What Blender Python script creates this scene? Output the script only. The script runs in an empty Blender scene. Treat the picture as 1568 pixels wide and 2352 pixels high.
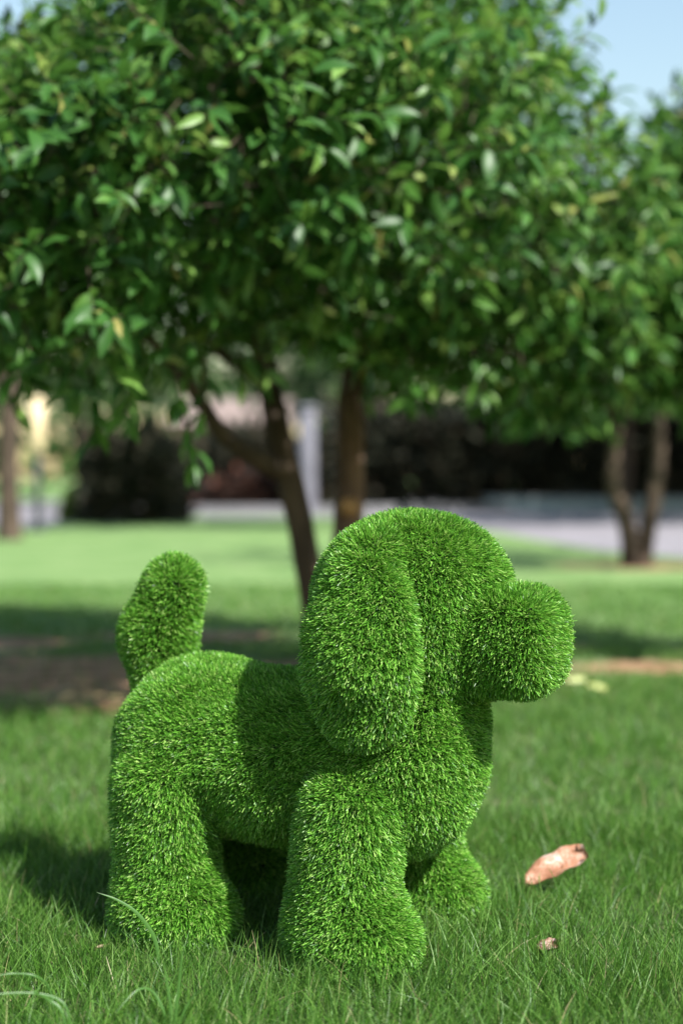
import bpy, math, random
import numpy as np
from mathutils import Vector

rng = np.random.default_rng(7)
random.seed(7)
C = bpy.context.scene.collection
scene = bpy.context.scene

# ------------------------------------------------------------------ camera, sky, sun, exposure
CAM_H = 0.90
cam_d = bpy.data.cameras.new('camera')
cam = bpy.data.objects.new('camera', cam_d); C.objects.link(cam)
cam.location = (0, 0, CAM_H)
cam.rotation_euler = (math.radians(90 - 1.33), 0, 0)
cam_d.sensor_fit = 'VERTICAL'; cam_d.sensor_height = 36; cam_d.sensor_width = 24
cam_d.lens = 50
cam_d.clip_start = 0.05; cam_d.clip_end = 2000
cam_d.dof.use_dof = True
cam_d.dof.focus_distance = 2.58
cam_d.dof.aperture_fstop = 1.4
scene.camera = cam

SUN_AZ, SUN_EL = 44.0, 47.0          # degrees from +X towards the camera, and above the horizon
a, e = math.radians(SUN_AZ), math.radians(SUN_EL)
SUN = Vector((math.cos(e)*math.cos(a), -math.cos(e)*math.sin(a), math.sin(e)))
world = bpy.data.worlds.new('World'); scene.world = world; world.use_nodes = True
wn, wl = world.node_tree.nodes, world.node_tree.links
wn.clear()
sky = wn.new('ShaderNodeTexSky'); sky.sky_type = 'NISHITA'; sky.sun_disc = False
sky.sun_elevation = e; sky.sun_rotation = math.atan2(SUN.x, SUN.y)
sky.air_density = 1.75; sky.dust_density = 0.8; sky.ozone_density = 1.5
bg = wn.new('ShaderNodeBackground'); bg.inputs[1].default_value = 0.08
wo = wn.new('ShaderNodeOutputWorld')
wl.new(sky.outputs[0], bg.inputs[0]); wl.new(bg.outputs[0], wo.inputs[0])
sun_d = bpy.data.lights.new('sun', 'SUN'); sun_d.energy = 4.9; sun_d.angle = math.radians(0.5)
sun_d.color = (1.0, 0.965, 0.92)
sun = bpy.data.objects.new('sun', sun_d); C.objects.link(sun)
sun.location = SUN * 30
sun.rotation_euler = (-SUN).to_track_quat('-Z', 'Y').to_euler()
scene.view_settings.view_transform = 'Standard'; scene.view_settings.look = 'None'
scene.view_settings.exposure = 1.32; scene.view_settings.gamma = 1.0
scene.view_settings.use_curve_mapping = False
scene.render.engine = 'CYCLES'
scene.cycles.max_bounces = 8; scene.cycles.transparent_max_bounces = 8
scene.cycles.use_denoising = True

# ------------------------------------------------------------------ helpers
FPX = 50/36*2352
def P(px, py, d):
    """a point d metres ahead, seen at that pixel of the 1568 x 2352 view of the place"""
    return np.array([(px-784)/FPX*d, d, CAM_H - (py-1100)/FPX*d])

def link(name, me, parent=None, loc=None):
    o = bpy.data.objects.new(name, me); C.objects.link(o)
    if parent is not None: o.parent = parent
    if loc is not None: o.location = loc
    return o
def empty(name, loc=(0,0,0)):
    o = bpy.data.objects.new(name, None); C.objects.link(o); o.location = loc
    o.empty_display_size = 0.1
    return o
def tag(o, label=None, cat=None, group=None, kind=None):
    if label: o['label'] = label
    if cat: o['category'] = cat
    if group: o['group'] = group
    if kind: o['kind'] = kind
    return o

def mesh(name, verts, quads=None, tris=None, mat=None, smooth=True):
    me = bpy.data.meshes.new(name)
    verts = np.asarray(verts, np.float32)
    loops, starts, totals = [], [], []
    n = 0
    for f, k in ((quads, 4), (tris, 3)):
        if f is None or len(f) == 0: continue
        f = np.asarray(f, np.int32)
        loops.append(f.ravel()); starts.append(n + np.arange(len(f))*k); totals.append(np.full(len(f), k))
        n += f.size
    loops = np.concatenate(loops); starts = np.concatenate(starts); totals = np.concatenate(totals)
    me.vertices.add(len(verts)); me.vertices.foreach_set('co', verts.ravel())
    me.loops.add(len(loops)); me.loops.foreach_set('vertex_index', loops.astype(np.int32))
    me.polygons.add(len(starts))
    me.polygons.foreach_set('loop_start', starts.astype(np.int32))
    me.polygons.foreach_set('loop_total', totals.astype(np.int32))
    me.polygons.foreach_set('use_smooth', np.full(len(starts), smooth))
    me.update(calc_edges=True)
    if mat: me.materials.append(mat)
    return me

class Geo:
    """collects vertices and faces of one mesh"""
    def __init__(s): s.v=[]; s.q=[]; s.t=[]; s.n=0
    def add(s, v, q=None, t=None):
        v = np.asarray(v, float)
        if q is not None and len(q): s.q.append(np.asarray(q)+s.n)
        if t is not None and len(t): s.t.append(np.asarray(t)+s.n)
        s.v.append(v); s.n += len(v)
    def box(s, c, d, bev=0.0):
        c = np.array(c, float); d = np.array(d, float)/2
        v = np.array([[x,y,z] for x in (-1,1) for y in (-1,1) for z in (-1,1)])*d + c
        s.add(v, [[0,1,3,2],[4,6,7,5],[0,4,5,1],[2,3,7,6],[0,2,6,4],[1,5,7,3]])
    def build(s, name, mat, smooth=True):
        return mesh(name, np.concatenate(s.v), np.concatenate(s.q) if s.q else None,
                    np.concatenate(s.t) if s.t else None, mat, smooth)

def norm(v): return v/np.maximum(np.linalg.norm(v, axis=-1, keepdims=True), 1e-9)

def smoothpath(pts, rad, k=5):
    pts = np.array(pts, float); rad = np.array(rad, float)
    P0 = np.vstack([2*pts[0]-pts[1], pts, 2*pts[-1]-pts[-2]])
    out, r = [], []
    for i in range(len(pts)-1):
        p0,p1,p2,p3 = P0[i:i+4]
        for t in np.linspace(0,1,k,endpoint=False):
            out.append(.5*((2*p1)+(-p0+p2)*t+(2*p0-5*p1+4*p2-p3)*t*t+(-p0+3*p1-3*p2+p3)*t**3))
            r.append(rad[i]*(1-t)+rad[i+1]*t)
    out.append(pts[-1]); r.append(rad[-1])
    return np.array(out), np.array(r)

def tube(g, pts, rad, sides=8, bump=0.0, seed=0):
    pts = np.array(pts, float); rad = np.array(rad, float)
    r_ = np.random.default_rng(seed)
    n = len(pts)
    tan = norm(np.gradient(pts, axis=0))
    ref = np.array([0.3,1,0.1]) if abs(tan[0][1])<.8 else np.array([1,.2,.1])
    ang = np.linspace(0, 2*np.pi, sides, endpoint=False)
    lobes = 1 + bump*(np.sin(2*ang+seed)+.6*np.sin(3*ang+2*seed))
    V = []
    for i in range(n):
        u = norm(np.cross(tan[i], ref)); w = np.cross(tan[i], u)
        rr = rad[i]*lobes*(1+bump*r_.normal(0,.5,sides))
        V.append(pts[i] + np.outer(np.cos(ang)*rr, u) + np.outer(np.sin(ang)*rr, w))
    V = np.concatenate(V)
    i = np.arange(n-1)[:,None]*sides; k = np.arange(sides)[None,:]; k2 = (k+1)%sides
    q = np.stack([i+k, i+k2, i+sides+k2, i+sides+k], -1).reshape(-1,4)
    b = len(V); V = np.vstack([V, pts[-1:]])
    t = [[b-sides+j, b-sides+(j+1)%sides, b] for j in range(sides)]
    g.add(V, q, t)

# ------------------------------------------------------------------ materials
def new_mat(name):
    m = bpy.data.materials.new(name); m.use_nodes = True
    n = m.node_tree.nodes; n.clear()
    out = n.new('ShaderNodeOutputMaterial')
    return m, n, m.node_tree.links, out
def ramp(n, stops, interp='LINEAR'):
    r = n.new('ShaderNodeValToRGB'); r.color_ramp.interpolation = interp
    el = r.color_ramp.elements
    while len(el) < len(stops): el.new(0.5)
    for x, (p, c) in zip(el, stops): x.position = p; x.color = (*c, 1)
    return r
def blade_mat(name, stops, rough=.4, spec=.5, trans=.25, tcol=1.0, noise=None):
    m, n, l, out = new_mat(name)
    geo = n.new('ShaderNodeNewGeometry')
    r = ramp(n, stops); l.new(geo.outputs['Random Per Island'], r.inputs[0])
    col = r.outputs[0]
    if noise:
        tc = n.new('ShaderNodeTexCoord'); nz = n.new('ShaderNodeTexNoise'); nz.inputs['Scale'].default_value = noise[0]
        nz.inputs['Detail'].default_value = 3
        l.new(tc.outputs['Object'], nz.inputs['Vector'])
        mx = n.new('ShaderNodeMix'); mx.data_type = 'RGBA'; mx.blend_type = 'MULTIPLY'
        mx.inputs[0].default_value = 1.0
        rr = ramp(n, [(0.3, noise[1]), (0.7, noise[2])]); l.new(nz.outputs[0], rr.inputs[0])
        l.new(col, mx.inputs[6]); l.new(rr.outputs[0], mx.inputs[7]); col = mx.outputs[2]
    p = n.new('ShaderNodeBsdfPrincipled'); p.inputs['Roughness'].default_value = rough
    p.inputs['Specular IOR Level'].default_value = spec
    l.new(col, p.inputs['Base Color'])
    if trans > 0:
        t = n.new('ShaderNodeBsdfTranslucent')
        hs = n.new('ShaderNodeHueSaturation'); hs.inputs['Hue'].default_value = .485; hs.inputs['Value'].default_value = 1.5*tcol
        l.new(col, hs.inputs['Color']); l.new(hs.outputs[0], t.inputs[0])
        mx = n.new('ShaderNodeMixShader'); mx.inputs[0].default_value = trans
        l.new(p.outputs[0], mx.inputs[1]); l.new(t.outputs[0], mx.inputs[2]); l.new(mx.outputs[0], out.inputs[0])
    else: l.new(p.outputs[0], out.inputs[0])
    return m
def noise_mat(name, stops, scale=5, detail=6, rough=.85, bump=0.3, bscale=None, stretch=(1,1,1), spec=.3):
    m, n, l, out = new_mat(name)
    tc = n.new('ShaderNodeTexCoord'); mp = n.new('ShaderNodeMapping'); mp.inputs['Scale'].default_value = stretch
    l.new(tc.outputs['Object'], mp.inputs[0])
    nz = n.new('ShaderNodeTexNoise'); nz.inputs['Scale'].default_value = scale; nz.inputs['Detail'].default_value = detail
    l.new(mp.outputs[0], nz.inputs['Vector'])
    r = ramp(n, stops); l.new(nz.outputs[0], r.inputs[0])
    p = n.new('ShaderNodeBsdfPrincipled'); p.inputs['Roughness'].default_value = rough
    p.inputs['Specular IOR Level'].default_value = spec
    l.new(r.outputs[0], p.inputs['Base Color'])
    if bump:
        n2 = n.new('ShaderNodeTexNoise'); n2.inputs['Scale'].default_value = bscale or scale*4; n2.inputs['Detail'].default_value = 5
        l.new(mp.outputs[0], n2.inputs['Vector'])
        b = n.new('ShaderNodeBump'); b.inputs['Strength'].default_value = bump; b.inputs['Distance'].default_value = .02
        l.new(n2.outputs[0], b.inputs['Height']); l.new(b.outputs[0], p.inputs['Normal'])
    l.new(p.outputs[0], out.inputs[0])
    return m

M = {}
M['turf'] = blade_mat('turf_pile', [(0,(.020,.075,.007)),(.3,(.064,.21,.018)),(.65,(.140,.365,.036)),(.9,(.25,.475,.080)),(1,(.36,.52,.15))], rough=.38, spec=.35, trans=.30, tcol=.9)
M['backing'] = noise_mat('turf_backing', [(.3,(.006,.014,.004)),(.7,(.01,.022,.006))], scale=60, rough=.9)
M['grass'] = blade_mat('lawn_grass', [(0,(.020,.070,.007)),(.45,(.056,.150,.017)),(.85,(.108,.220,.036)),(.975,(.16,.26,.07)),(.99,(.28,.25,.12)),(1,(.33,.28,.16))],
                       rough=.45, spec=.3, trans=.30)
M['long_grass'] = blade_mat('long_grass', [(0,(.035,.115,.018)),(1,(.08,.18,.038))], rough=.4, spec=.5, trans=.3)
M['leaf'] = blade_mat('citrus_leaf', [(0,(.020,.074,.013)),(.45,(.044,.13,.020)),(.8,(.085,.195,.032)),(.96,(.16,.28,.06)),(.992,(.24,.27,.07)),(1,(.28,.25,.08))], rough=.44, spec=.35, trans=.36)
M['far_leaf'] = blade_mat('far_leaf', [(0,(.022,.06,.013)),(.6,(.042,.095,.02)),(1,(.08,.14,.032))], rough=.5, spec=.4, trans=.3)
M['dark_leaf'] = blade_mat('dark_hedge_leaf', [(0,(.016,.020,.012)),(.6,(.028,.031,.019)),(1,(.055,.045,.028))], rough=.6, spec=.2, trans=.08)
M['shaded_far_leaf'] = blade_mat('shaded_far_leaf', [(0,(.012,.032,.010)),(.6,(.022,.05,.014)),(1,(.04,.08,.02))], rough=.5, spec=.3, trans=.15)  # darker version of the far foliage: shade put into the leaf colour
M['red_leaf'] = blade_mat('red_shrub_leaf', [(0,(.02,.014,.011)),(.7,(.035,.02,.015)),(.9,(.08,.035,.022)),(1,(.14,.05,.03))], rough=.5, spec=.3, trans=.15)
M['lime_leaf'] = blade_mat('lime_shrub_leaf', [(0,(.10,.19,.03)),(1,(.22,.30,.06))], rough=.5, spec=.3, trans=.3)
M['bark'] = noise_mat('bark', [(.3,(.03,.021,.015)),(.55,(.06,.042,.029)),(.75,(.11,.078,.055))], scale=9, rough=.9, bump=.7, bscale=30, stretch=(1,1,.35))
M['bark_red'] = noise_mat('reddish_bark', [(.3,(.07,.043,.032)),(.55,(.14,.088,.064)),(.75,(.24,.16,.12))], scale=9, rough=.9, bump=.7, bscale=30, stretch=(1,1,.35))
M['cut_wood'] = noise_mat('cut_wood', [(.3,(.30,.16,.07)),(.7,(.42,.25,.12))], scale=20, rough=.8)

# lawn: green sheet with bare earth worn into it
SOIL = [((-1.25,6.45),(1.45,.95)), ((.2,6.6),(1.0,.6)), ((1.45,6.75),(.62,.33)), ((-3.4,6.9),(1.3,.7)), ((2.6,6.9),(.8,.4)), ((3.02,14.7),(.9,.7)), ((-.5,5.55),(.55,.22)), ((-2.0,7.75),(.75,.4)), ((-.9,8.1),(.6,.35)), ((-2.2,5.6),(.6,.22)), ((.9,7.6),(.5,.3))]
def lawn_material():
    m, n, l, out = new_mat('lawn_ground')
    geo = n.new('ShaderNodeNewGeometry')
    nz = n.new('ShaderNodeTexNoise'); nz.inputs['Scale'].default_value = 1.3; nz.inputs['Detail'].default_value = 8
    nf = n.new('ShaderNodeTexNoise'); nf.inputs['Scale'].default_value = 55; nf.inputs['Detail'].default_value = 4
    l.new(geo.outputs['Position'], nz.inputs['Vector']); l.new(geo.outputs['Position'], nf.inputs['Vector'])
    g1 = ramp(n, [(.3,(.10,.175,.055)),(.5,(.135,.215,.075)),(.7,(.175,.245,.10))]); l.new(nz.outputs[0], g1.inputs[0])
    gf = ramp(n, [(.3,(.7,.75,.65)),(.7,(1.15,1.15,1.15))]); l.new(nf.outputs[0], gf.inputs[0])
    gm = n.new('ShaderNodeMix'); gm.data_type='RGBA'; gm.blend_type='MULTIPLY'; gm.inputs[0].default_value = 1
    l.new(g1.outputs[0], gm.inputs[6]); l.new(gf.outputs[0], gm.inputs[7])
    s1 = ramp(n, [(.3,(.14,.075,.038)),(.55,(.25,.15,.085)),(.75,(.40,.26,.17))])
    ns = n.new('ShaderNodeTexNoise'); ns.inputs['Scale'].default_value = 7; ns.inputs['Detail'].default_value = 8
    l.new(geo.outputs['Position'], ns.inputs['Vector']); l.new(ns.outputs[0], s1.inputs[0])
    # thin soil shows between the blades close by, full soil in the worn patches
    acc = None
    for (cx,cy),(rx,ry) in SOIL:
        sb = n.new('ShaderNodeVectorMath'); sb.operation='SUBTRACT'; sb.inputs[1].default_value=(cx,cy,0); l.new(geo.outputs['Position'], sb.inputs[0])
        dv = n.new('ShaderNodeVectorMath'); dv.operation='DIVIDE'; dv.inputs[1].default_value=(rx,ry,1); l.new(sb.outputs[0], dv.inputs[0])
        ln = n.new('ShaderNodeVectorMath'); ln.operation='LENGTH'; l.new(dv.outputs[0], ln.inputs[0])
        if acc is None: acc = ln.outputs['Value']
        else:
            mn = n.new('ShaderNodeMath'); mn.operation='MINIMUM'; l.new(acc, mn.inputs[0]); l.new(ln.outputs['Value'], mn.inputs[1]); acc = mn.outputs[0]
    ad = n.new('ShaderNodeMath'); ad.operation='MULTIPLY_ADD'; ad.inputs[1].default_value = 2.4; l.new(nz.outputs[0], ad.inputs[0]); l.new(acc, ad.inputs[2])
    mr = n.new('ShaderNodeMapRange'); mr.inputs['From Min'].default_value = 2.35; mr.inputs['From Max'].default_value = 1.75
    l.new(ad.outputs[0], mr.inputs['Value'])
    mx = n.new('ShaderNodeMix'); mx.data_type='RGBA'; l.new(mr.outputs[0], mx.inputs[0]); l.new(gm.outputs[2], mx.inputs[6]); l.new(s1.outputs[0], mx.inputs[7])
    # the thatch and soil the real blades grow from
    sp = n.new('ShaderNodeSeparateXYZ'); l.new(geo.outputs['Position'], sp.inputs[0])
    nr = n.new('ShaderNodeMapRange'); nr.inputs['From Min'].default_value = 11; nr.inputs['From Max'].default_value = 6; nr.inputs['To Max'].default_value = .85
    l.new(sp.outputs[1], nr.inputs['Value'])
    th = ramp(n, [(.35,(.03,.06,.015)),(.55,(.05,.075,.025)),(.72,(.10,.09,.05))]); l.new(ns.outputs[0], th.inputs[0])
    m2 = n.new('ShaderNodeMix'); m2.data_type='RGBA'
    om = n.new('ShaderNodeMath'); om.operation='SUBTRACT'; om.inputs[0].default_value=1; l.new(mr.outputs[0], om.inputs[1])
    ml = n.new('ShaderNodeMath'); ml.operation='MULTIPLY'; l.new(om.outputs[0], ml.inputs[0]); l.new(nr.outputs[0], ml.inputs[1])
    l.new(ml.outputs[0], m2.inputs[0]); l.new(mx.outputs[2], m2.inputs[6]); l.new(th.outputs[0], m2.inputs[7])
    p = n.new('ShaderNodeBsdfPrincipled'); p.inputs['Roughness'].default_value = .9; p.inputs['Specular IOR Level'].default_value = .15
    l.new(m2.outputs[2], p.inputs['Base Color'])
    b = n.new('ShaderNodeBump'); b.inputs['Strength'].default_value = .5; b.inputs['Distance'].default_value = .02
    l.new(nf.outputs[0], b.inputs['Height']); l.new(b.outputs[0], p.inputs['Normal'])
    l.new(p.outputs[0], out.inputs[0])
    return m
M['lawn'] = lawn_material()
M['road'] = noise_mat('pale_road', [(.3,(.16,.15,.16)),(.7,(.225,.21,.225))], scale=3, rough=.85, bump=.2, bscale=60)
M['kerb'] = noise_mat('kerb_concrete', [(.3,(.13,.13,.135)),(.7,(.19,.19,.195))], scale=4, rough=.85)
M['post'] = noise_mat('post_concrete', [(.3,(.11,.11,.13)),(.7,(.155,.155,.18))], scale=4, rough=.8)
M['dark_metal'] = noise_mat('dark_metal', [(.3,(.02,.025,.028)),(.7,(.03,.035,.04))], scale=10, rough=.5)
M['cream'] = noise_mat('cream_panel', [(.3,(.58,.46,.28)),(.7,(.64,.52,.33))], scale=4, rough=.5, bump=0)
M['wall'] = noise_mat('beige_render', [(.3,(.19,.155,.085)),(.7,(.24,.195,.115))], scale=2, rough=.9)
M['roof'] = noise_mat('roof_tile', [(.3,(.17,.13,.115)),(.7,(.22,.17,.15))], scale=3, rough=.8)
M['glass'] = noise_mat('window_glass', [(.3,(.03,.035,.04)),(.7,(.05,.055,.06))], scale=2, rough=.1, bump=0, spec=.5)
M['white'] = noise_mat('white_paint', [(.3,(.72,.72,.72)),(.7,(.8,.8,.8))], scale=3, rough=.6, bump=0)

# ------------------------------------------------------------------ ground and road
def sheet(name, pts, z, mat, thick=None):
    pts = np.array(pts, float)
    n = len(pts)
    me = bpy.data.meshes.new(name)
    me.from_pydata([(x,y,z) for x,y in pts], [], [list(range(n))]); me.update()
    me.materials.append(mat)
    o = link(name, me); return o
tag(sheet('lawn', [(-600,-60),(600,-60),(600,1200),(-600,1200)], 0.0, M['lawn']), 'green lawn with worn brown earth under the trees', kind='structure')
near_edge = [(-60,24.6),(-16,24.6),(-9,25.2),(-6.1,26.2),(-4.9,29.6),(-3.7,33.5),(-.5,33.8),(1.0,31.5),(2.0,27),(2.6,24),(2.9,20.5),(3.3,17.6),(3.9,16.1),(5.5,13.8),(9,11.5),(16,10)]
far_edge = [(60,10),(60,60),(-60,60)]
tag(sheet('road', near_edge+far_edge, 0.004, M['road']), 'pale pinkish grey road curving round the lawn', kind='structure')
g = Geo()
for (x0,y0),(x1,y1) in zip([(-7.5,36.5),(-3,36),(0.5,36.3),(3,38.5),(8,40)], [(-3,36),(0.5,36.3),(3,38.5),(8,40),(24,38)]):
    d = np.array([x1-x0,y1-y0], float); L = np.hypot(*d); d /= L; nn = np.array([-d[1],d[0]])*.12
    A = [np.array([x0,y0])-nn, np.array([x1,y1])-nn, np.array([x1,y1])+nn, np.array([x0,y0])+nn]
    v = [[p[0],p[1],z] for z in (0,.22) for p in A]
    g.add(v, [[4,5,6,7],[0,1,5,4],[1,2,6,5],[2,3,7,6],[3,0,4,7]])
tag(link('kerb', g.build('kerb', M['kerb'], False)), 'low grey concrete kerb along the far side of the road', kind='structure')

# ------------------------------------------------------------------ leaves and trees
def leaf_template(fine=False):
    """unit leaf along +Y, width along X, normal +Z: folded on the midrib, tip curled down"""
    rows = np.array([0,.12,.3,.52,.74,.9,1.0]) if fine else np.array([0,.25,.6,1.0])
    half = np.interp(rows, [0,.12,.3,.5,.74,.9,1], [.0,.105,.155,.172,.13,.055,0])
    V, idx = [], []
    for y, h in zip(rows, half):
        z = .08*math.sin(y*2.2) - .17*y*y
        if h == 0: V.append([0,y,z]); idx.append([len(V)-1])
        else:
            V += [[-h,y,z+.42*h],[0,y,z],[h,y,z+.42*h]]; idx.append([len(V)-3,len(V)-2,len(V)-1])
    q, t = [], []
    for A,B in zip(idx[:-1], idx[1:]):
        if len(A)==1: t += [[A[0],B[1],B[0]],[A[0],B[2],B[1]]]
        elif len(B)==1: t += [[A[0],A[1],B[0]],[A[1],A[2],B[0]]]
        else: q += [[A[0],A[1],B[1],B[0]],[A[1],A[2],B[2],B[1]]]
    return np.array(V), np.array(q), np.array(t)
LT = leaf_template(False)
LT_FAR = (np.array([[0,0,0],[.2,.5,.03],[0,1,-.12],[-.2,.5,.03]], float), np.array([[0,1,2,3]]), np.zeros((0,3), int))

def frames(d, up):
    y = norm(d); x = norm(np.cross(y, up)); z = np.cross(x, y)
    return np.stack([x, y, z], -1)            # columns

def leaf_mass(pos, R, L, wid=1.0, tmpl=LT):
    T, q, t = tmpl
    n = len(pos); k = len(T)
    S = T[None]*np.stack([L*wid, L, L], -1)[:,None,:]
    V = np.einsum('nij,nkj->nki', R, S) + pos[:,None,:]
    off = (np.arange(n)*k)[:,None,None]
    return V.reshape(-1,3), (q[None]+off).reshape(-1,4), (t[None]+off).reshape(-1,3)

fine_leaves = []
for i in range(5):
    V, q, t = leaf_template(True); r_ = np.random.default_rng(i+40)
    V = V.copy(); V[:,0] *= r_.uniform(.9,1.15); V[:,2] += .10*np.sin(V[:,1]*5+i)*V[:,0] + .05*np.sin(V[:,1]*9+2*i)*np.abs(V[:,0])
    V[:,0] += .08*(r_.random()-.5)*np.sin(V[:,1]*3)
    fine_leaves.append(mesh('leaf', V, q, t, M['leaf']))

def clusters_in_lobes(lobes, n, shell=.62, r_=rng):
    """twig tips through the outer part of a crown of lobes; returns tips and outward directions"""
    lobes = np.array(lobes, float)
    w = lobes[:,3]**2; w /= w.sum()
    pts, dirs = [], []
    k = r_.choice(len(lobes), n*2, p=w)
    d = norm(r_.normal(size=(n*2,3)))
    rr = np.where(r_.random(n*2)<.8, r_.uniform(shell,1.05,n*2), r_.uniform(.2,shell,n*2))
    p = lobes[k,:3] + d*(lobes[k,3]*rr)[:,None]*np.array([1,1,.85])
    # drop those deep within another lobe
    keep = np.ones(len(p), bool)
    for L in lobes:
        keep &= ~((np.linalg.norm((p-L[:3])/np.array([1,1,.85]), axis=1) < L[3]*.5) & (r_.random(len(p))<.8))
    return p[keep][:n], d[keep][:n]

def make_leaves(p, d, per, L0, L1, r_=rng, droop=.25):
    """leaves set round a twig through each cluster point: positions, frames, lengths, twig ends"""
    n = len(p)
    tdir = norm(d + np.array([0,0,.25]) + r_.normal(0,.45,(n,3)))
    tl = r_.uniform(.12,.30,n)
    pos, dr, up, LL = [], [], [], []
    for j in range(per):
        s = (j+.5)/per
        rad = norm(np.cross(tdir, r_.normal(size=(n,3))))
        pos.append(p + tdir*(tl*(s-.5))[:,None])
        dr.append(norm(tdir*(.35+.6*s) + rad*.9 + np.array([0,0,-droop]) + r_.normal(0,.15,(n,3))))
        up.append(norm(np.array([0,0,.75]) + tdir*.55 + r_.normal(0,.4,(n,3))))
        LL.append(r_.uniform(L0,L1,n))
    pos = np.concatenate(pos); dr = np.concatenate(dr); up = np.concatenate(up); LL = np.concatenate(LL)
    return pos, frames(dr, up), LL, p-tdir*(tl*.75)[:,None], p+tdir*(tl*.5)[:,None]

def project(p):
    d = np.maximum(p[:,1], .05)
    return 784 + p[:,0]/d*FPX, 1100 - (p[:,2]-CAM_H)/d*FPX, d

def build_crown(root, pos, R, L, wid, n_single, mat):
    """the n_single largest leaves in view become leaf objects, the rest one crown mesh"""
    o0 = np.array(root.location)
    if n_single:
        px, py, d = project(pos)
        inside = (px>-20)&(px<1590)&(py>-20)&(py<1180)
        score = np.where(inside, L/d, 0)
        order = np.argsort(-score); single = order[:n_single]; single = single[score[single]>0]
        rest = np.ones(len(pos), bool); rest[single] = False
        from mathutils import Matrix
        for i in single:
            o = link('leaf', fine_leaves[i%5], root)
            mt = Matrix(R[i].tolist()).to_4x4() @ Matrix.Diagonal((L[i]*wid[i], L[i], L[i], 1))
            mt.translation = Vector((pos[i]-o0).tolist())
            o.matrix_local = mt
    else: rest = np.ones(len(pos), bool)
    V, q, t = leaf_mass(pos[rest]-o0, R[rest], L[rest], wid[rest], LT if mat is M['leaf'] and n_single else LT_FAR)
    o = link('crown', mesh('crown', V, q, t, mat), root); tag(o, kind='stuff')
    return o

def limb_paths(starts, tips, r_, k=3):
    """limbs from given starting points to crown points, arching up"""
    out = []
    for s, t in zip(starts, tips):
        m = (s+t)/2 + np.array([0,0,.12*np.linalg.norm(t-s)]) + r_.normal(0,.06,3)
        out.append(smoothpath([s, s*.65+m*.35+r_.normal(0,.03,3), m, t], [.03,.025,.018,.008], 4))
    return out

def twigs_geo(A, B, o0, r=.003):
    g = Geo()
    n = len(A); d = norm(B-A); u = norm(np.cross(d, [0.2,.3,1])); w = np.cross(d,u)
    V = []
    for c, rr in ((A, r), (B, r*.5)):
        for k in range(3):
            an = 2*np.pi*k/3
            V.append(c + rr*(math.cos(an)*u+math.sin(an)*w) - o0)
    V = np.stack(V,1)          # n,6,3
    off = (np.arange(n)*6)[:,None,None]
    q = np.array([[0,1,4,3],[1,2,5,4],[2,0,3,5]])[None]+off
    g.add(V.reshape(-1,3), q.reshape(-1,4))
    return g

# ---- the forked citrus tree behind the dog
D0 = 6.5
mt_root = empty('citrus_tree', (-.02, D0, 0))
tag(mt_root, 'large citrus tree with two leaning brown stems right behind the grass dog', 'tree')
o0 = np.array(mt_root.location)
r_ = np.random.default_rng(3)
stem1 = [P(752,1575,D0)*[1,1,0]-[0,0,.05], P(738,1500,D0), P(722,1390,D0), P(692,1220,D0), P(665,1100,D0), P(640,1000,D0), P(622,900,D0), P(600,780,D0+.1), P(560,640,D0+.1), P(540,500,D0)]
rad1 = [.085,.068,.06,.058,.058,.056,.05,.042,.032,.02]
stem2 = [P(780,1575,D0+.15)*[1,1,0]-[0,0,.05], P(788,1450,D0+.22), P(797,1220,D0+.3), P(803,1100,D0+.32), P(803,1000,D0+.3), P(806,900,D0+.3), P(830,760,D0+.35), P(880,600,D0+.3), P(900,450,D0+.2)]
rad2 = [.09,.075,.07,.068,.066,.06,.05,.035,.02]
for pts, rad, m, sd in ((stem1, rad1, 'bark', 1), (stem2, rad2, 'bark_red', 2)):
    g = Geo(); a_, b_ = smoothpath(pts, rad, 6); tube(g, a_-o0, b_, 12, .07, sd)
    link('trunk', g.build('trunk', M[m]), mt_root)
g = Geo(); a_, b_ = smoothpath([P(655,1085,D0), P(600,1060,D0-.2), P(555,1030,D0-.4), P(505,990,D0-.7), P(440,890,D0-1.0), P(330,760,D0-1.4)], [.045,.04,.036,.03,.024,.012], 5)
tube(g, a_-o0, b_, 9, .08, 3); link('branch', g.build('branch', M['bark']), mt_root)
g = Geo(); a_, b_ = smoothpath([P(803,1165,D0+.26)+[0,.04,0], P(800,1163,D0+.2), P(799,1161,D0+.15)], [.05,.045,.042], 4)
tube(g, a_-o0, b_, 10, .04, 5); link('pruning_scar', g.build('pruning_scar', M['cut_wood']), mt_root)
LOBES = [(-1.6,5.2,1.95,.8),(-.98,4.5,1.75,.66),(-.38,4.55,2.05,.64),(.22,4.9,2.05,.66),(.75,5.7,1.95,.65),(.0,6.1,2.85,1.0),(-1.1,6.2,2.9,1.0),
         (.25,6.5,3.1,.75),(-.6,7.3,2.7,1.1),(.35,7.1,2.3,.9),(-2.1,6.9,2.3,.95),(1.05,6.2,1.8,.52),(-.35,6.4,3.5,.9),(-.7,5.6,1.75,.6),(.1,5.6,1.6,.45),
         (-1.4,4.75,2.35,.56),(-.2,4.9,2.6,.56),(-2.6,6.0,2.2,.8),(.55,5.9,1.5,.42),(1.05,6.2,1.42,.42),(.2,6.9,1.6,.4)]
cp, cd = clusters_in_lobes(LOBES, 5600, .55, r_)
px, py, dd = project(cp)
# keep the trunks and the lower gaps clear, and the notch of open sky at the upper right
low = np.interp(px, [-400,0,100,200,330,400,480,560,650,760,900,1050,1200,1330,1450], [830,850,905,900,900,860,800,830,800,820,890,940,970,960,860])
top_r = np.interp(py, [-400,0,120,200,280,420,560], [1200,1285,1330,1360,1420,1520,1620])
keep = (py < low) & (px < top_r-20)
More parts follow.
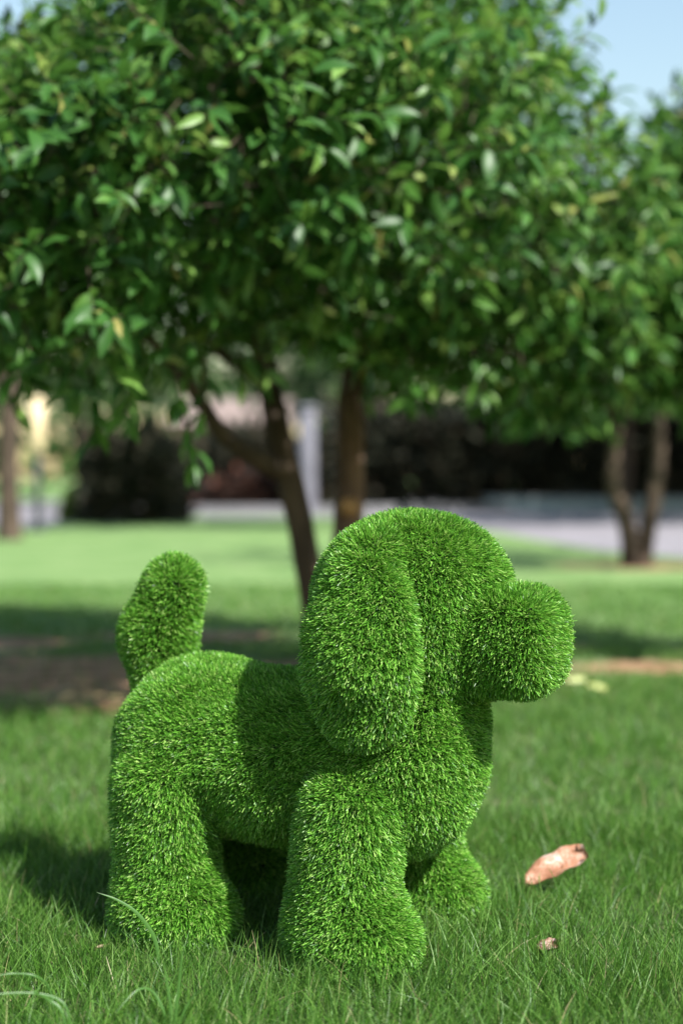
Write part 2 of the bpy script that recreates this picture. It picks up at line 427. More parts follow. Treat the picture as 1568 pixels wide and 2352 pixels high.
# sky shows at the upper left corner
keep &= ~((px<230) & (py<150-px*.62) & (px>-250) & (r_.random(len(px))<.93))
cp, cd = cp[keep], cd[keep]
pos, R, L, tA, tB = make_leaves(cp, cd, 9, .07, .125, r_)
# hanging sprays below the crown on the left
def spray(path, d, n, L0=.085, L1=.12):
    pts = np.array([P(x,y,d) for x,y in path]); a_, b_ = smoothpath(pts, np.linspace(.006,.0025,len(pts)), 6)
    k = r_.integers(1, len(a_), n); p = a_[k]
    tan = norm(np.gradient(a_, axis=0))[k]
    rad = norm(np.cross(tan, r_.normal(size=(n,3))))
    dr = norm(tan*.75+rad*.8+np.array([0,0,-.25])); up = norm(np.array([0,-.5,.6])+r_.normal(0,.45,(n,3)))
    return p, frames(dr, up), r_.uniform(L0,L1,n), a_, b_
sprays = [spray([(400,820),(415,930),(440,1010),(452,1070)], 4.7, 13), spray([(210,840),(215,930),(215,1010)], 4.7, 10),
          spray([(290,820),(300,900),(285,960)], 4.6, 13), spray([(470,820),(470,900),(460,960)], 4.9, 9), spray([(100,800),(140,850),(180,900)], 4.6, 12),
          spray([(30,700),(60,760),(75,830)], 4.3, 9, .08,.11), spray([(555,800),(560,850),(570,880)], 5.2, 6), spray([(600,820),(612,860),(620,890)], 5.2, 5),
          spray([(1080,800),(1100,860),(1110,910)], 5.4, 8), spray([(1190,800),(1200,880),(1190,940)], 5.6, 10), spray([(1010,820),(980,880),(960,920)], 5.6, 8)]
for p_, R_, L_, a_, b_ in sprays:
    pos = np.vstack([pos, p_]); R = np.concatenate([R, R_]); L = np.concatenate([L, L_]); gs = Geo(); tube(gs, a_-o0, b_, 5); link('twig', gs.build('twig', M['bark']), mt_root)
wid = r_.uniform(.85,1.2,len(L))
build_crown(mt_root, pos, R, L, wid, 300, M['leaf'])
gt = twigs_geo(tA, tB, o0)
tag(link('twigs', gt.build('twigs', M['bark']), mt_root), kind='stuff')
# limbs through the crown
starts = [stem1[6], stem1[7], stem1[8], stem2[5], stem2[6], stem2[7]]
for i, Lb in enumerate(LOBES):
    t = np.array(Lb[:3]); s = min(starts, key=lambda q: np.linalg.norm(q-t) + r_.random()*.6)
    for a_, b_ in limb_paths([s], [t], r_):
        g = Geo(); tube(g, a_-o0, b_, 7, .06, i); link('branch', g.build('branch', M['bark']), mt_root)

# ---- neighbour citrus tree, its trunk just outside the picture on the right
def side_tree(name, label, loc, stems, lobes, n_cl, per, L0, L1, seed, n_single=0, clip=None, group=None, mat='leaf', bark='bark'):
    r2 = np.random.default_rng(seed)
    root = empty(name, loc); tag(root, label, 'tree', group); o = np.array(loc, float)
    for i, (pts, rad) in enumerate(stems):
        g = Geo(); a_, b_ = smoothpath(pts, rad, 5); tube(g, a_-o, b_, 10, .07, seed+i); link('trunk', g.build('trunk', M[bark]), root)
    p, d = clusters_in_lobes(lobes, n_cl, .6, r2)
    if clip is not None:
        k = clip(*project(p)); p, d = p[k], d[k]
    pos, R, L, A, B = make_leaves(p, d, per, L0, L1, r2)
    build_crown(root, pos, R, L, r2.uniform(.85,1.2,len(L)), n_single, M[mat])
    tips = [np.array(s[0][-1]) for s in stems]
    for i, Lb in enumerate(lobes):
        t = np.array(Lb[:3]); s = min(tips, key=lambda q: np.linalg.norm(q-t))
        for a_, b_ in limb_paths([s], [t], r2):
            g = Geo(); tube(g, a_-o, b_*np.clip(np.linalg.norm(t-s),.8,3), 6, .06, i); link('branch', g.build('branch', M[bark]), root)
    return root
side_tree('citrus_tree', 'leafy citrus tree at the right edge whose branches hang into the picture', (2.5,7.2,0),
          [([(2.5,7.2,-.05),(2.52,7.2,.6),(2.45,7.15,1.2),(2.35,7.1,1.7)], [.1,.085,.075,.06])],
          [(2.2,7.0,2.15,.75),(1.8,6.6,1.85,.52),(2.3,6.9,2.65,.6),(1.85,6.9,2.5,.42),(1.72,7.0,1.58,.42),(2.5,6.6,1.8,.5)],
          1100, 9, .085, .14, 11, 150,
          clip=lambda px,py,d: (py > np.interp(px, [1380,1450,1500,1568,1700], [420,330,275,225,120])+25) & (py < np.interp(px, [1150,1300,1450,1600], [800,900,960,1000])))
# ---- V-stemmed tree farther back on the right
DV = 14.6
side_tree('forked_tree', 'tree with a V of two thin trunks beside the road on the right', (3.02,DV,0),
          [([P(1448,1305,DV)*[1,1,0]-[0,0,.05], P(1445,1240,DV), P(1432,1180,DV), P(1408,1120,DV), P(1408,1040,DV), P(1420,950,DV)], [.115,.10,.095,.085,.07,.06]),
           ([P(1474,1300,DV+.1)*[1,1,0]-[0,0,.05], P(1482,1240,DV+.1), P(1494,1180,DV+.1), P(1505,1110,DV+.1), P(1512,1040,DV+.1), P(1510,950,DV+.1)], [.10,.09,.085,.08,.07,.06])],
          [(3.0,14.6,3.6,1.9),(1.7,14.2,3.0,1.3),(4.4,14.4,3.2,1.5),(2.9,13.4,2.6,1.2),(2.2,15.6,3.4,1.6),(4.0,16,3.6,1.5),(1.6,13.6,2.2,.75),(2.3,13.4,1.95,.75),(3.3,13.5,2.0,.8),(1.7,13.9,1.75,.6),(4.1,13.9,2.1,.85),(3.0,14.2,2.1,.8)],
          1250, 8, .09, .15, 12, 0, clip=lambda px,py,d: (py > np.interp(px, [1380,1450,1500,1568,1700], [420,340,300,250,150])+40) & (py < np.interp(px, [900,1100,1250,1330,1400,1500,1568], [880,960,1080,1090,1020,1010,1000])))
# ---- tree at the left edge
DL = 21
side_tree('park_tree', 'tall straight dark trunk standing at the left edge of the lawn', (-4.93,DL,0),
          [([P(22,1245,DL)*[1,1,0]-[0,0,.05], P(22,1200,DL), P(20,1080,DL), P(24,950,DL), P(20,800,DL)], [.2,.16,.145,.135,.12])],
          [(-5,21,5.3,1.8),(-6.4,20.5,4.6,1.4),(-3.9,20.6,5.3,1.1),(-5,22,5.2,1.4)], 380, 7, .16, .26, 13)

# ---- trees beyond, along and across the road
def far_tree(name, label, x, y, h, r, seed, trunk_r=.16, z0=.42, n=520, L=(.28,.46), mat='far_leaf'):
    r2 = np.random.default_rng(seed)
    lobes = [(x, y, h-r*.9, r)] + [(x+r2.normal(0,r*.55), y+r2.normal(0,r*.4), h*z0+r*.3+r2.random()*(h-r-h*z0), r*r2.uniform(.55,.8)) for _ in range(6)]
    return side_tree(name, label, (x,y,0), [([(x,y,-.05),(x+.05,y,h*.2),(x-.05,y,h*.4),(x,y,h*.55)], [trunk_r*1.2,trunk_r,trunk_r*.85,trunk_r*.6])],
                     lobes, n, 7, L[0], L[1], seed, group='trees along the road', mat=mat)
far_tree('roadside_tree', 'added shade tree half hidden behind the leaning citrus stems', 0.15, 25.5, 6.8, 2.3, 21, z0=.55)  # added for its shade on the far planting, kept behind the stems
far_tree('roadside_tree', 'added broad shade tree over the dark hedge to the right of the citrus stems', 7.55, 38, 9.0, 3.3, 22, z0=.5, n=640, mat='shaded_far_leaf')  # added so its crown shades the far hedge; leaf colour darkened for shade too
far_tree('roadside_tree', 'added shade tree over the dark hedge behind the V-stemmed tree', 11.5, 37, 9.5, 3.4, 23, z0=.5, n=640)  # put in for its shadow on the hedge, behind nearer crowns
far_tree('roadside_tree', 'sunlit green tree seen left of the dark round shrub, past the lamp', -8.6, 47, 8, 3.0, 24, z0=.3, n=640)
far_tree('roadside_tree', 'tall tree beyond the road above the pale house', -5.0, 70, 10.5, 4.2, 25, z0=.45, n=640, L=(.3,.5))
far_tree('roadside_tree', 'distant tree at the far left behind the trunk', -15.5, 56, 8, 3.6, 26, z0=.25, n=400)
far_tree('roadside_tree', 'dense dark tree rising straight behind the two citrus stems', 1.0, 50, 9.5, 3.6, 27, z0=.3, n=640, mat='shaded_far_leaf')
far_tree('roadside_tree', 'dense dark tree right behind the head of the grass dog', 7.5, 52, 10, 4.0, 28, z0=.3, n=640, mat='shaded_far_leaf')
far_tree('roadside_tree', 'distant tree at the right edge behind the V-stemmed tree', 15, 52, 10, 4.2, 29, z0=.3, n=640)

far_tree('roadside_tree', 'added shade tree beside the road, hidden behind the V-stemmed tree', 8.4, 28, 6.9, 2.6, 41, z0=.5, n=600)  # hidden tree added to throw shade over the road
far_tree('roadside_tree', 'added shade tree on the far right past the V-stemmed tree', 10.8, 33, 8.3, 3.0, 42, z0=.48, n=600)  # likewise added, its shadow darkens road and hedge
far_tree('roadside_tree', 'added shade tree past the right edge beyond the road bend', 15.5, 34, 9, 3.4, 43, z0=.48, n=600)  # added out of view to keep sun off the hedge
def woodland():
    r2 = np.random.default_rng(77); n = 9000
    x = r2.uniform(-75,75,n); y = r2.uniform(84,96,n); top = 10+2.5*np.sin(x*.21)+1.5*np.sin(x*.53+1)
    z = top*r2.random(n)**.8
    R = frames(norm(r2.normal(size=(n,3))+np.array([0,-.3,.1])), norm(r2.normal(size=(n,3))+np.array([0,-.6,.5])))
    V, q, t = leaf_mass(np.stack([x,y,z],-1), R, r2.uniform(.8,1.5,n), np.full(n,1.8), LT_FAR)
    tag(link('woodland', mesh('woodland', V, q, t, M['far_leaf'])), 'far belt of green woodland beyond the road', 'woodland', kind='stuff')
woodland()

# ---- hedges and shrubs
def hedge(name, label, cat, c, size, n, L, mat, seed, round_=.5):
    r2 = np.random.default_rng(seed)
    box = r2.uniform(-1,1,(n,3)); ax_ = r2.choice(3, n, p=[.2,.5,.3]); box[np.arange(n),ax_] = np.sign(box[np.arange(n),ax_])
    box[:,2] = np.where(ax_==2, 1, box[:,2]*.5+.5)
    d = norm(box)
    rr_ = np.minimum(1, 1/np.maximum(np.linalg.norm(box*[1,1,.95],axis=1),1e-3))
    s = box*((rr_*round_ + (1-round_))*r2.uniform(.72,1.03,n))[:,None]
    bump = 1+.10*np.sin(d[:,0]*7+seed)+.08*np.sin(d[:,1]*9+2*seed)
    p = s*bump[:,None]*np.array([size[0]/2,size[1]/2,size[2]])
    o = tuple(c)
    R = frames(norm(d+r2.normal(0,.6,(n,3))+np.array([0,0,.3])), norm(d*.8+r2.normal(0,.5,(n,3))))
    V, q, t = leaf_mass(p, R, r2.uniform(L*.7,L*1.3,n), np.full(n,1.4), LT_FAR)
    h = link(name, mesh(name, V, q, t, M[mat]), None, o)
    # woody heart of the plant
    for k in range(5):
        b = np.array([r2.uniform(-.3,.3)*size[0], r2.uniform(-.3,.3)*size[1], 0]); tp = b*1.15+np.array([0,0,size[2]*.7])
        g = Geo(); tube(g, [b-[0,0,.05], (b+tp)/2, tp], [.03,.025,.012], 6, .05, k); link('stem', g.build('stem', M['bark']), h)
    return tag(h, label, cat)
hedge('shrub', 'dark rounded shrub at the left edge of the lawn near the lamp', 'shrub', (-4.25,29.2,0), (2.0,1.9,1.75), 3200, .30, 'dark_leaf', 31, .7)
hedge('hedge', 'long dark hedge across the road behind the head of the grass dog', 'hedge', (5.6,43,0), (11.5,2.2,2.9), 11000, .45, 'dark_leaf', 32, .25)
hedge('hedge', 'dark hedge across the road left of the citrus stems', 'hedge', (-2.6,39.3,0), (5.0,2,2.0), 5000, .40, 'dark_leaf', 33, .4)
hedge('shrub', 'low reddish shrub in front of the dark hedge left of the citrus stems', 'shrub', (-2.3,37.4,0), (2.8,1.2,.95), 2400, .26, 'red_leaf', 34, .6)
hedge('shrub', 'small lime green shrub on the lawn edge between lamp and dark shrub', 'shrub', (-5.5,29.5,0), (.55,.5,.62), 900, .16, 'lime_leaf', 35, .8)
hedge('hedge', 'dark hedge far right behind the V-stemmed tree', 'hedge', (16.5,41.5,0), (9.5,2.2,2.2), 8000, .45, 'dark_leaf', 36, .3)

g = Geo(); g.box((9.2,39.0,.19),(10.5,.3,.38))
lw = link('low_wall', g.build('low_wall', noise_mat('teal_paint', [(.3,(.20,.26,.27)),(.7,(.27,.33,.34))], scale=2, rough=.8), False)); tag(lw, 'low pale bluish wall along the far side of the road at the right', 'wall')
g = Geo(); g.box((9.2,39.0,.405),(10.6,.36,.045)); link('coping', g.build('coping', M['kerb'], False), lw)
# ---- lamp, post, house
DLamp = 24.4
lp = empty('garden_lamp', ((87-784)/FPX*DLamp, DLamp, 0)); tag(lp, 'garden lamp with a tall cream shade on a dark pole, left of the dark shrub', 'lamp')
g = Geo(); tube(g, [(0,0,0),(0,0,.7),(0,0,1.36)], [.075,.06,.055], 12); link('pole', g.build('pole', M['dark_metal']), lp)
g = Geo(); tube(g, [(0,0,0),(0,0,.03),(0,0,.05)], [.16,.16,.1], 14); link('base', g.build('base', M['dark_metal']), lp)
g = Geo(); tube(g, [(0,0,1.36),(0,0,1.38),(0,0,1.8),(0,0,2.22)], [.10,.125,.135,.145], 14); link('lamp_shade', g.build('lamp_shade', M['cream']), lp)
g = Geo(); tube(g, [(0,0,2.221),(0,0,2.24),(0,0,2.30)], [.16,.16,.06], 14); link('cap', g.build('cap', M['cream']), lp)
DP = 36.0
po = empty('concrete_post', ((706-784)/FPX*DP, DP, 0)); tag(po, 'pale grey concrete post seen between the two citrus stems', 'post')
g = Geo(); tube(g, [(0,0,0),(0,0,1.2),(0,0,2.65)], [.24,.22,.21], 16); link('shaft', g.build('shaft', M['post']), po)
g = Geo(); tube(g, [(0,0,2.652),(0,0,2.72),(0,0,2.76)], [.26,.26,.2], 16); link('cap', g.build('cap', M['post']), po)

hs = empty('house', (-4.5, 60, 0)); tag(hs, 'pale beige building seen over the dark hedge left of the citrus stems', 'house')
g = Geo(); g.box((0,0,1.55),(4.4,5,3.1)); link('wall', g.build('wall', M['wall'], False), hs)
g = Geo()
g.add([(-2.5,-2.95,3.1),(2.5,-2.95,3.1),(2.5,2.95,3.1),(-2.5,2.95,3.1),(-2.5,0,4.3),(2.5,0,4.3)], [[0,1,5,4],[2,3,4,5]], [[1,2,5],[3,0,4]])
link('roof', g.build('roof', M['roof'], False), hs)
for x in (-1.2, 1.2):
    g = Geo()
    for c_, d_ in (((x,-2.53,2.5),(1.2,.08,.08)),((x,-2.53,1.2),(1.2,.08,.08)),((x-.56,-2.53,1.85),(.08,.08,1.22)),((x+.56,-2.53,1.85),(.08,.08,1.22))): g.box(c_, d_)
    w = link('window', g.build('window', M['white'], False), hs)
    g = Geo(); g.box((x,-2.515,1.85),(1.04,.03,1.22)); link('pane', g.build('pane', M['glass'], False), w)

# ------------------------------------------------------------------ the grass dog
TH = math.radians(24)
FV = np.array([math.cos(TH), -math.sin(TH), 0]); NV = np.array([-math.sin(TH), -math.cos(TH), 0])
DO = np.array([-.131, 2.842, 0.0])
def ell(p, c, r, rot=0.0):
    """distance to an ellipsoid; rot turns it in the u-w plane"""
    q = p - np.array(c)
    if rot:
        cs, sn = math.cos(rot), math.sin(rot)
        q = np.stack([q[...,0]*cs+q[...,2]*sn, q[...,1], -q[...,0]*sn+q[...,2]*cs], -1)
    r = np.array(r)
    k0 = np.linalg.norm(q/r, axis=-1); k1 = np.linalg.norm(q/(r*r), axis=-1)
    return k0*(k0-1)/np.maximum(k1, 1e-6)
def cap(p, A, B, ra, rb):
    A = np.array(A); B = np.array(B); ba = B-A; pa = p-A
    h = np.clip((pa@ba)/(ba@ba), 0, 1)
    return np.linalg.norm(pa-h[...,None]*ba, axis=-1) - (ra+(rb-ra)*h)
def smin(a, b, k):
    h = np.clip(.5+.5*(b-a)/k, 0, 1)
    return b*(1-h)+a*h-k*h*(1-h)

def sd_torso(p):
    d = ell(p, (-.150,0,.36), (.170,.20,.165))
    d = smin(d, ell(p, (.03,0,.345), (.22,.19,.157)), .06)
    d = smin(d, ell(p, (.245,0,.375), (.178,.185,.20)), .07)
    d = smin(d, cap(p, (.27,0,.42), (.30,0,.55), .135, .12), .05)
    return d
def sd_head(p):
    d = ell(p, (.292,0,.675), (.184,.158,.152))
    d = smin(d, ell(p, (.335,0,.575), (.115,.122,.12)), .06)
    return d
def sd_muzzle(p):
    q = p - np.array([.488,0,.597])
    box = np.linalg.norm(np.maximum(np.abs(q)-np.array([.04,.043,.042]), 0), axis=-1) - .043
    d = smin(box, cap(p, (.34,0,.605), (.47,0,.597), .112, .075), .045)
    return d
def sd_ear(s):
    def f(p):
        d = cap(p, (.258,s*.105,.728), (.265,s*.19,.58), .078, .066)
        d2 = ell(p, (.268,s*.192,.578), (.106,.040,.162))
        return smin(d, d2, .05)
    return f
def sd_tail(p):
    d = cap(p, (-.255,-.02,.42), (-.29,-.03,.575), .058, .057)
    return smin(d, cap(p, (-.29,-.03,.58), (-.255,-.03,.672), .057, .055), .05)
def sd_leg(u, s, v, toe, top=.095, lean=.012, h=.28):
    def f(p):
        d = cap(p, (u+lean,s*v*.88,h), (u-.004,s*v,.07), top, .081)
        d = smin(d, ell(p, (u+toe,s*v,.055), (.117,.092,.078)), .06)
        return d
    return f
def uneven(f, seed):
    k = np.random.default_rng(seed).normal(0,22,(3,3)); ph = seed*1.7
    return lambda p: f(p) + .0022*(np.sin(p@k[0]+ph)+np.sin(p@k[1]+2*ph)+.7*np.sin(p@k[2]*1.8+3*ph))
PARTS = [('torso', sd_torso, (-.2,-.1)), ('head', sd_head, (.05,-.35)), ('muzzle', sd_muzzle, (.05,-.15)),
         ('ear', sd_ear(1), (-.1,-.35)), ('ear', sd_ear(-1), (-.1,-.35)), ('tail', sd_tail, (-.1,.15)),
         ('leg', sd_leg(.212,1,.158,.03,.092,.02,.29), (-.1,-.35)), ('leg', sd_leg(-.166,1,.155,.028,.098,-.002,.29), (-.1,-.35)),
         ('leg', sd_leg(.225,-1,.165,.03), (.05,-.35)), ('leg', sd_leg(-.19,-1,.15,.04), (-.1,-.35))]
PARTS = [(nm, uneven(f, 80+i), cb) for i, (nm, f, cb) in enumerate(PARTS)]

def surface_net(f, lo, hi, h):
    ax = [np.arange(lo[i], hi[i]+h, h) for i in range(3)]
    G = np.stack(np.meshgrid(*ax, indexing='ij'), -1)
    F = f(G); s = F < 0
    nx, ny, nz = F.shape
    acc = np.zeros((nx-1,ny-1,nz-1,3)); cnt = np.zeros((nx-1,ny-1,nz-1))
    corner = [(i,j,k) for i in (0,1) for j in (0,1) for k in (0,1)]
    sl = lambda o: tuple(slice(o[i], o[i]+F.shape[i]-1) for i in range(3))
    for A in corner:
        for ax_ in range(3):
            if A[ax_]: continue
            B = tuple(A[i]+(i==ax_) for i in range(3))
            fa, fb = F[sl(A)], F[sl(B)]
            cr = (fa<0) != (fb<0)
            t = np.where(cr, fa/np.where(cr, fa-fb, 1), 0)
            pt = G[sl(A)]*(1-t[...,None]) + G[sl(B)]*t[...,None]
            acc += np.where(cr[...,None], pt, 0); cnt += cr
    m = cnt > 0
    idx = -np.ones(m.shape, int); idx[m] = np.arange(m.sum())
    V = acc[m]/cnt[m][:,None]
    Q = []
    for ax_ in range(3):
        b, c = [(1,2),(2,0),(0,1)][ax_]
        S0 = [slice(1,F.shape[i]-1) for i in range(3)]; S0[ax_] = slice(0, F.shape[ax_]-1)
        S1 = list(S0); S1[ax_] = slice(1, F.shape[ax_])
        fa, fb = F[tuple(S0)]<0, F[tuple(S1)]<0
        ii = np.argwhere(fa != fb)
        flip = fa[tuple(ii.T)]
        base = ii + np.array([0 if i==ax_ else 1 for i in range(3)])
        def cell(db, dc):
            q = base.copy(); q[:,b] -= db; q[:,c] -= dc
            return idx[q[:,0],q[:,1],q[:,2]]
        q = np.stack([cell(1,1), cell(0,1), cell(0,0), cell(1,0)], -1)
        q[~flip] = q[~flip][:, ::-1]
        Q.append(q)
    return V, np.concatenate(Q)

def ribbons(root, d, bend, L, W, side_rand=None, segs=2, tipw=.35):
    """flat blades: root points, directions, bend vectors, lengths, widths -> verts, quads, tris"""
    n = len(root)
    rnd = rng.normal(size=(n,3)) if side_rand is None else side_rand
    s = norm(np.cross(d, rnd))
    rows = []
    ts = np.linspace(0,1,segs+1)
    for i, t in enumerate(ts):
        c = root + d*(L*t)[:,None] + bend*(L*t*t)[:,None]
        w = W*(1-(1-tipw)*t**1.5)/2
        rows += [c-s*w[:,None], c+s*w[:,None]]
    V = np.stack(rows, 1); k = V.shape[1]
    off = (np.arange(n)*k)[:,None,None]
    q = np.array([[2*i,2*i+1,2*i+3,2*i+2] for i in range(segs)])[None]+off
    return V.reshape(-1,3), q.reshape(-1,4)

def to_world(p): return p[:,0:1]*FV + p[:,1:2]*NV + p[:,2:3]*np.array([0,0,1.])
def grad(f, p, h=.003):
    g = np.stack([f(p+np.eye(3)[i]*h)-f(p-np.eye(3)[i]*h) for i in range(3)], -1)
    return norm(g)

dog = empty('topiary_dog', tuple(DO))
tag(dog, 'big dog sculpture covered in bright green artificial grass standing on the lawn', 'dog sculpture')
VIEW = norm(np.array([0,0,.9])-np.array([.0,2.75,.45]))
PILE, DENS = .0235, 205000
n_blades = 0
for i, (name, f, comb) in enumerate(PARTS):
    V, Q = surface_net(f, (-.45,-.36,-.06), (.68,.36,.92), .0125)
    me = mesh(name, to_world(V), Q, None, M['backing'])
    ob = link(name, me, dog)
    # turf pile: roots spread evenly over the surface
    A, B, Cc, Dd = (V[Q[:,j]] for j in range(4))
    tri = np.concatenate([np.stack([A,B,Cc],1), np.stack([A,Cc,Dd],1)])
    area = .5*np.linalg.norm(np.cross(tri[:,1]-tri[:,0], tri[:,2]-tri[:,0]), axis=1)
    n = int(area.sum()*DENS)
    k = rng.choice(len(tri), n, p=area/area.sum())
    r1 = np.sqrt(rng.random(n)); r2 = rng.random(n)
    p = (1-r1)[:,None]*tri[k,0] + (r1*(1-r2))[:,None]*tri[k,1] + (r1*r2)[:,None]*tri[k,2]
    keep = p[:,2] > .0
    for j, (_, f2, _) in enumerate(PARTS):
        if j != i: keep &= f2(p) > -.004
    nr = grad(f, p)
    facing = to_world(nr) @ VIEW
    keep &= (facing > -.4) | (rng.random(n) < .3)
    p, nr = p[keep], nr[keep]; n = len(p)
    tu = np.array([1.,0,0]); tw = np.array([0,0,1.])
    cv = tu*comb[0] + tw*comb[1]
    cv = cv - (nr@cv)[:,None]*nr
    # tufts lean together: low frequency noise
    lf = np.stack([np.sin(p@np.array([61,23,37])+1.3)+np.sin(p@np.array([-31,67,53])), np.sin(p@np.array([47,-59,29])+.7)+np.sin(p@np.array([71,13,-43])), np.sin(p@np.array([-37,41,67])+2.1)], -1)*.10
    d = norm(nr + cv + lf + rng.normal(0,.33,(n,3)))
    L = PILE*rng.uniform(.80,1.08,n)
    W = rng.uniform(.0016,.0026,n)
    bend = cv*.35 + np.array([0,0,-.12]) + rng.normal(0,.22,(n,3)); bend -= (bend*d).sum(1)[:,None]*d
    BV, BQ = ribbons(to_world(p-nr*.003), to_world(d), to_world(bend), L, W, None, 2, .55)
    tag(link('turf_pile', mesh('turf_pile', BV, BQ, None, M['turf']), ob), kind='stuff')
    n_blades += n

# ------------------------------------------------------------------ the lawn's own grass
def paw_clear(x, y):
    q = np.stack([x-DO[0], y-DO[1], np.zeros_like(x)], -1)
    p = np.stack([q@FV, q@NV, np.full_like(x,.03)], -1)
    d = np.full(len(x), 9.)
    for nm, f, _ in PARTS:
        if nm == 'leg': d = np.minimum(d, f(p))
    return d
def soil_at(x, y):
    m = np.full(len(x), 9.)
    for (cx,cy),(rx,ry) in SOIL: m = np.minimum(m, np.hypot((x-cx)/rx, (y-cy)/ry))
    return m
def nlow(x, y, s, ph=0):
    return (np.sin(x*s+ph)+np.sin(y*s*1.17+1.7+ph)+np.sin((x+y)*s*.73+.5+ph)+np.sin((x-y)*s*1.31+2.9*ph))/4
LB = Geo()
def lawn_zone(y0, y1, dens, half0, half1, h0, h1, w0, w1, segs, ph):
    area = (y1-y0)*(half0+half1)
    n = int(area*dens)
    y = rng.uniform(y0, y1, n*2); hf = half0+(half1-half0)*(y-y0)/(y1-y0)
    x = rng.uniform(-1,1,n*2)*max(half0,half1); k = np.abs(x) < hf; x, y = x[k][:n], y[k][:n]
    thin = nlow(x,y,9,ph)
    so = soil_at(x, y) + .35*nlow(x,y,4,1)
    pk = np.clip((so-.75)*2.2, .04, 1)*np.clip(.85+.5*thin, .3, 1)
    k = (rng.random(len(x)) < pk) & (paw_clear(x, y) > .006); x, y = x[k], y[k]; n = len(x)
    hh = rng.uniform(h0, h1, n)*(1+.28*nlow(x,y,6,ph+1)+.2*nlow(x,y,17,ph))*np.where(rng.random(n)<.06, 1.45, 1)
    az = nlow(x,y,5,ph+2)*2.2 + rng.normal(0,1.9,n)
    lean = np.abs(rng.normal(.30,.38,n))
    d = norm(np.stack([np.cos(az)*lean, np.sin(az)*lean, np.ones(n)], -1))
    bend = np.stack([np.cos(az)*.3, np.sin(az)*.3, -.18*np.ones(n)], -1)*rng.uniform(.0,1.3,n)[:,None]
    W = rng.uniform(w0, w1, n)
    V, q = ribbons(np.stack([x,y,np.full(n,-.003)],-1), d, bend, hh, W, None, segs, .12)
    LB.add(V, q); return n
k1 = lawn_zone(1.75, 3.7, 24000, 1.0, 1.5, .03, .09, .0012, .0029, 3, 0)
k2 = lawn_zone(3.7, 7.5, 5200, 1.6, 2.9, .035, .075, .0025, .0045, 2, 1)
k3 = lawn_zone(7.5, 12, 1100, 3.0, 4.6, .03, .055, .007, .012, 1, 2)

tag(link('grass', LB.build('grass', M['grass'])), 'fine green lawn grass with a few straw coloured blades', 'grass', kind='stuff')

# ---- broad long blades standing out of the lawn
def long_blade(name, label, blades, group=None, mat='long_grass'):
    base = blades[0][0][0]
    root = empty(name, (base[0], base[1], 0)); tag(root, label, 'grass blade' if len(blades)==1 else 'grass tuft', group)
    o = np.array(root.location)
    for pts, w in blades:
        a_, _ = smoothpath(pts, np.ones(len(pts)), 6); a_ = a_-o
        n = len(a_); t = np.linspace(0,1,n)
        tan = norm(np.gradient(a_, axis=0)); s = norm(np.cross(tan, np.array([.25,-1,.35])))
        ww = w*np.clip(np.minimum(1, .6+1.6*t)*(1-t**3), .03, 1)/2
        fold = np.cross(tan, s)*(ww*.35)[:,None]
        V = np.stack([a_-s*ww[:,None]+fold, a_, a_+s*ww[:,None]+fold], 1).reshape(-1,3)
        q = []
        for i in range(n-1): q += [[3*i,3*i+1,3*i+4,3*i+3],[3*i+1,3*i+2,3*i+5,3*i+4]]
        link('blade', mesh('blade', V, q, None, M[mat]), root)
    return root
def gp(px, d): return np.array([(px-784)/FPX*d, d, 0.0])
long_blade('wild_grass', 'single broad pale blade arching up to the left in front of the hind leg', [([gp(362,2.56), P(355,2170,2.56), P(318,2110,2.55), P(270,2075,2.54), P(218,2055,2.53)], .007)])
d_ = 2.26
long_blade('grass_tuft', 'tuft of broad blurred blades at the bottom edge below the hind leg',
    [([gp(392,d_), P(390,2330,d_), P(380,2260,d_), P(374,2215,d_)], .005), ([gp(398,d_), P(402,2330,d_), P(412,2240,d_), P(418,2170,d_)], .0055),
     ([gp(385,d_), P(372,2330,d_), P(345,2285,d_), P(310,2285,d_-.02), P(258,2340,d_-.05)], .004), ([gp(402,d_), P(415,2345,d_), P(450,2290,d_), P(520,2250,d_-.03)], .004)])
d_ = 2.2
long_blade('grass_tuft', 'tuft of long pale blades arching in from the lower left corner',
    [([gp(150,d_), P(140,2340,d_), P(105,2305,d_), P(60,2280,d_-.03), P(30,2262,d_-.05)], .004), ([gp(160,d_), P(150,2330,d_), P(100,2295,d_), P(0,2292,d_-.02), P(-60,2310,d_-.04)], .0038),
     ([gp(120,d_+.08), P(112,2290,d_+.08), P(80,2252,d_+.06), P(20,2245,d_+.05), P(-30,2255,d_+.03)], .0035)])

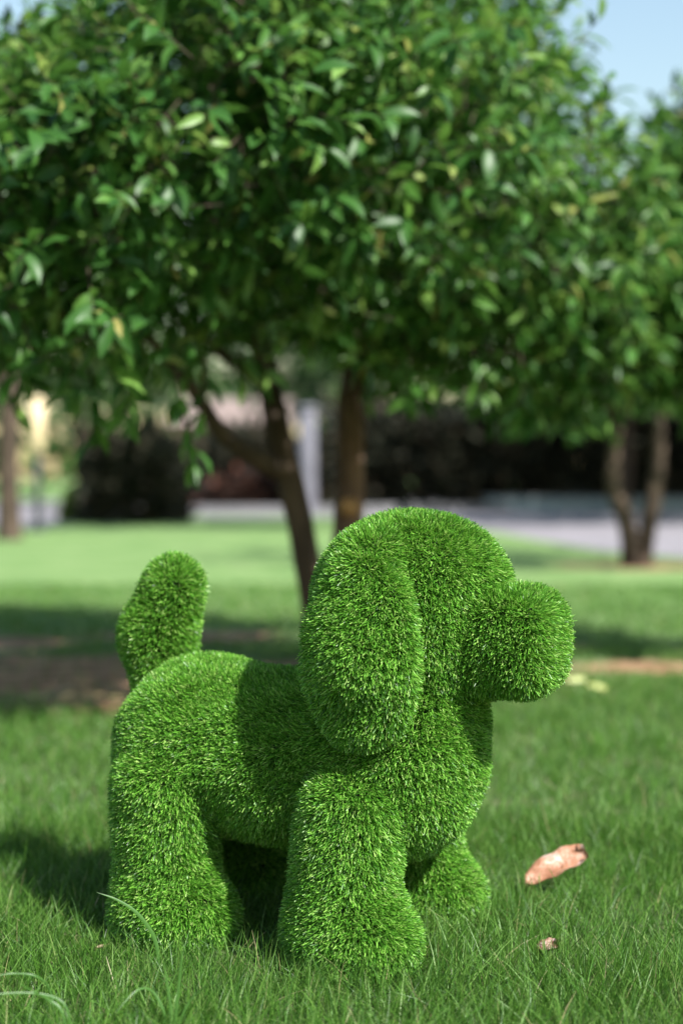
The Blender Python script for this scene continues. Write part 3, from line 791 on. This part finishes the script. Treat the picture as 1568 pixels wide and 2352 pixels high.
# ---- fallen leaves
def fallen(name, label, c, L, W, mat, rz, tilt, curl, seed, group=None, lift=0.0, roll=0.0):
    r2 = np.random.default_rng(seed)
    nu, nv = 15, 7
    u = np.linspace(0,1,nu); v = np.linspace(-1,1,nv)
    prof = np.interp(u, [0,.04,.2,.5,.75,.93,1], [.05,.42,.85,1,.98,.72,.25])*(1+.08*np.sin(u*17+seed))
    U, Vv = np.meshgrid(u, v, indexing='ij')
    X = (U-.5)*L; Y = Vv*prof[:,None]*W/2
    Z = curl*W*(Vv**2) + .06*L*np.sin(U*3.0+.4) + .012*L*np.sin(U*16+3*Vv)+.012*L*np.sin(Vv*6+seed) + .22*W*np.abs(Vv) - .06*W*np.exp(-(Vv/.12)**2) + .10*L*np.clip(U-.7,0,1)**2*8*(Vv>0)*Vv
    top = np.stack([X,Y,Z],-1).reshape(-1,3)
    th = np.array([0,0,-.0006])
    V = np.vstack([top, top+th]); n = nu*nv
    q = []
    for i in range(nu-1):
        for j in range(nv-1):
            a_ = i*nv+j; q += [[a_,a_+nv,a_+nv+1,a_+1],[n+a_,n+a_+1,n+a_+nv+1,n+a_+nv]]
    for i in range(nu-1):
        for j in (0,nv-1):
            a_ = i*nv+j; q.append([a_,a_+nv,n+a_+nv,n+a_])
    for j in range(nv-1):
        for i in (0,nu-1):
            a_ = i*nv+j; q.append([a_,a_+1,n+a_+1,n+a_])
    o = link(name, mesh(name, V, q, None, mat)); o.location = (c[0],c[1],c[2]+lift); o.rotation_mode = 'ZYX'
    o.rotation_euler = (roll, tilt, rz)
    g = Geo(); tube(g, [(-L*.5,0,Z[0].mean()),(-L*.57,0,Z[0].mean()-.003),(-L*.62,.003,Z[0].mean()-.008)], [.0016,.0014,.0012], 6)
    link('stalk', g.build('stalk', mat), o)
    return tag(o, label, 'leaf', group)
def dry_mat(name, stops, scale, vein):
    m = noise_mat(name, stops, scale=scale, rough=.45, bump=.25, bscale=120, stretch=(1,1.6,1), spec=.5)
    return m
M['dry_orange'] = dry_mat('dry_orange_leaf', [(.30,(.10,.042,.02)),(.42,(.26,.115,.06)),(.55,(.34,.175,.105)),(.62,(.36,.20,.13)),(.70,(.46,.34,.30))], 26, 1)
M['dry_brown'] = dry_mat('dry_brown_leaf', [(.3,(.05,.022,.012)),(.5,(.13,.06,.035)),(.7,(.28,.17,.115))], 60, 1)
M['dry_tan'] = dry_mat('dry_tan_leaf', [(.3,(.13,.09,.04)),(.7,(.24,.18,.09))], 60, 1)
M['yellow_leaf'] = dry_mat('yellow_leaf', [(.3,(.22,.27,.07)),(.7,(.34,.36,.13))], 30, 1)
c = P(1284,2010,3.04)
fallen('fallen_leaf', 'large orange pink dry leaf lying on the grass right of the front paws', c, .15, .066, M['dry_orange'], math.radians(20), math.radians(-20), .10, 1, roll=math.radians(32))
c = P(1262,2193,2.62)
fallen('fallen_leaf', 'small curled brown dry leaf half sunk in the grass at the lower right', c, .042, .028, M['dry_brown'], math.radians(15), math.radians(-8), .35, 2, roll=math.radians(25))
for (px,py,dd_,rz,lab) in ((1325,1588,5.95,10,'yellow fallen leaf nearest the muzzle on the lawn'), (1372,1592,5.75,-25,'yellow fallen leaf at the right end of the small yellow pair')):
    fallen('fallen_leaf', lab, P(px,py,dd_)*[1,1,0]+[0,0,.045], .085, .04, M['yellow_leaf'], math.radians(rz), 0, .12, 5, roll=math.radians(25))
c = P(228,2228,2.62)
fallen('fallen_leaf', 'tiny tan leaf scrap in the grass left of the hind paw', c*[1,1,0]+[0,0,.03], .018, .007, M['dry_tan'], math.radians(20), 0, .3, 7, roll=math.radians(20))
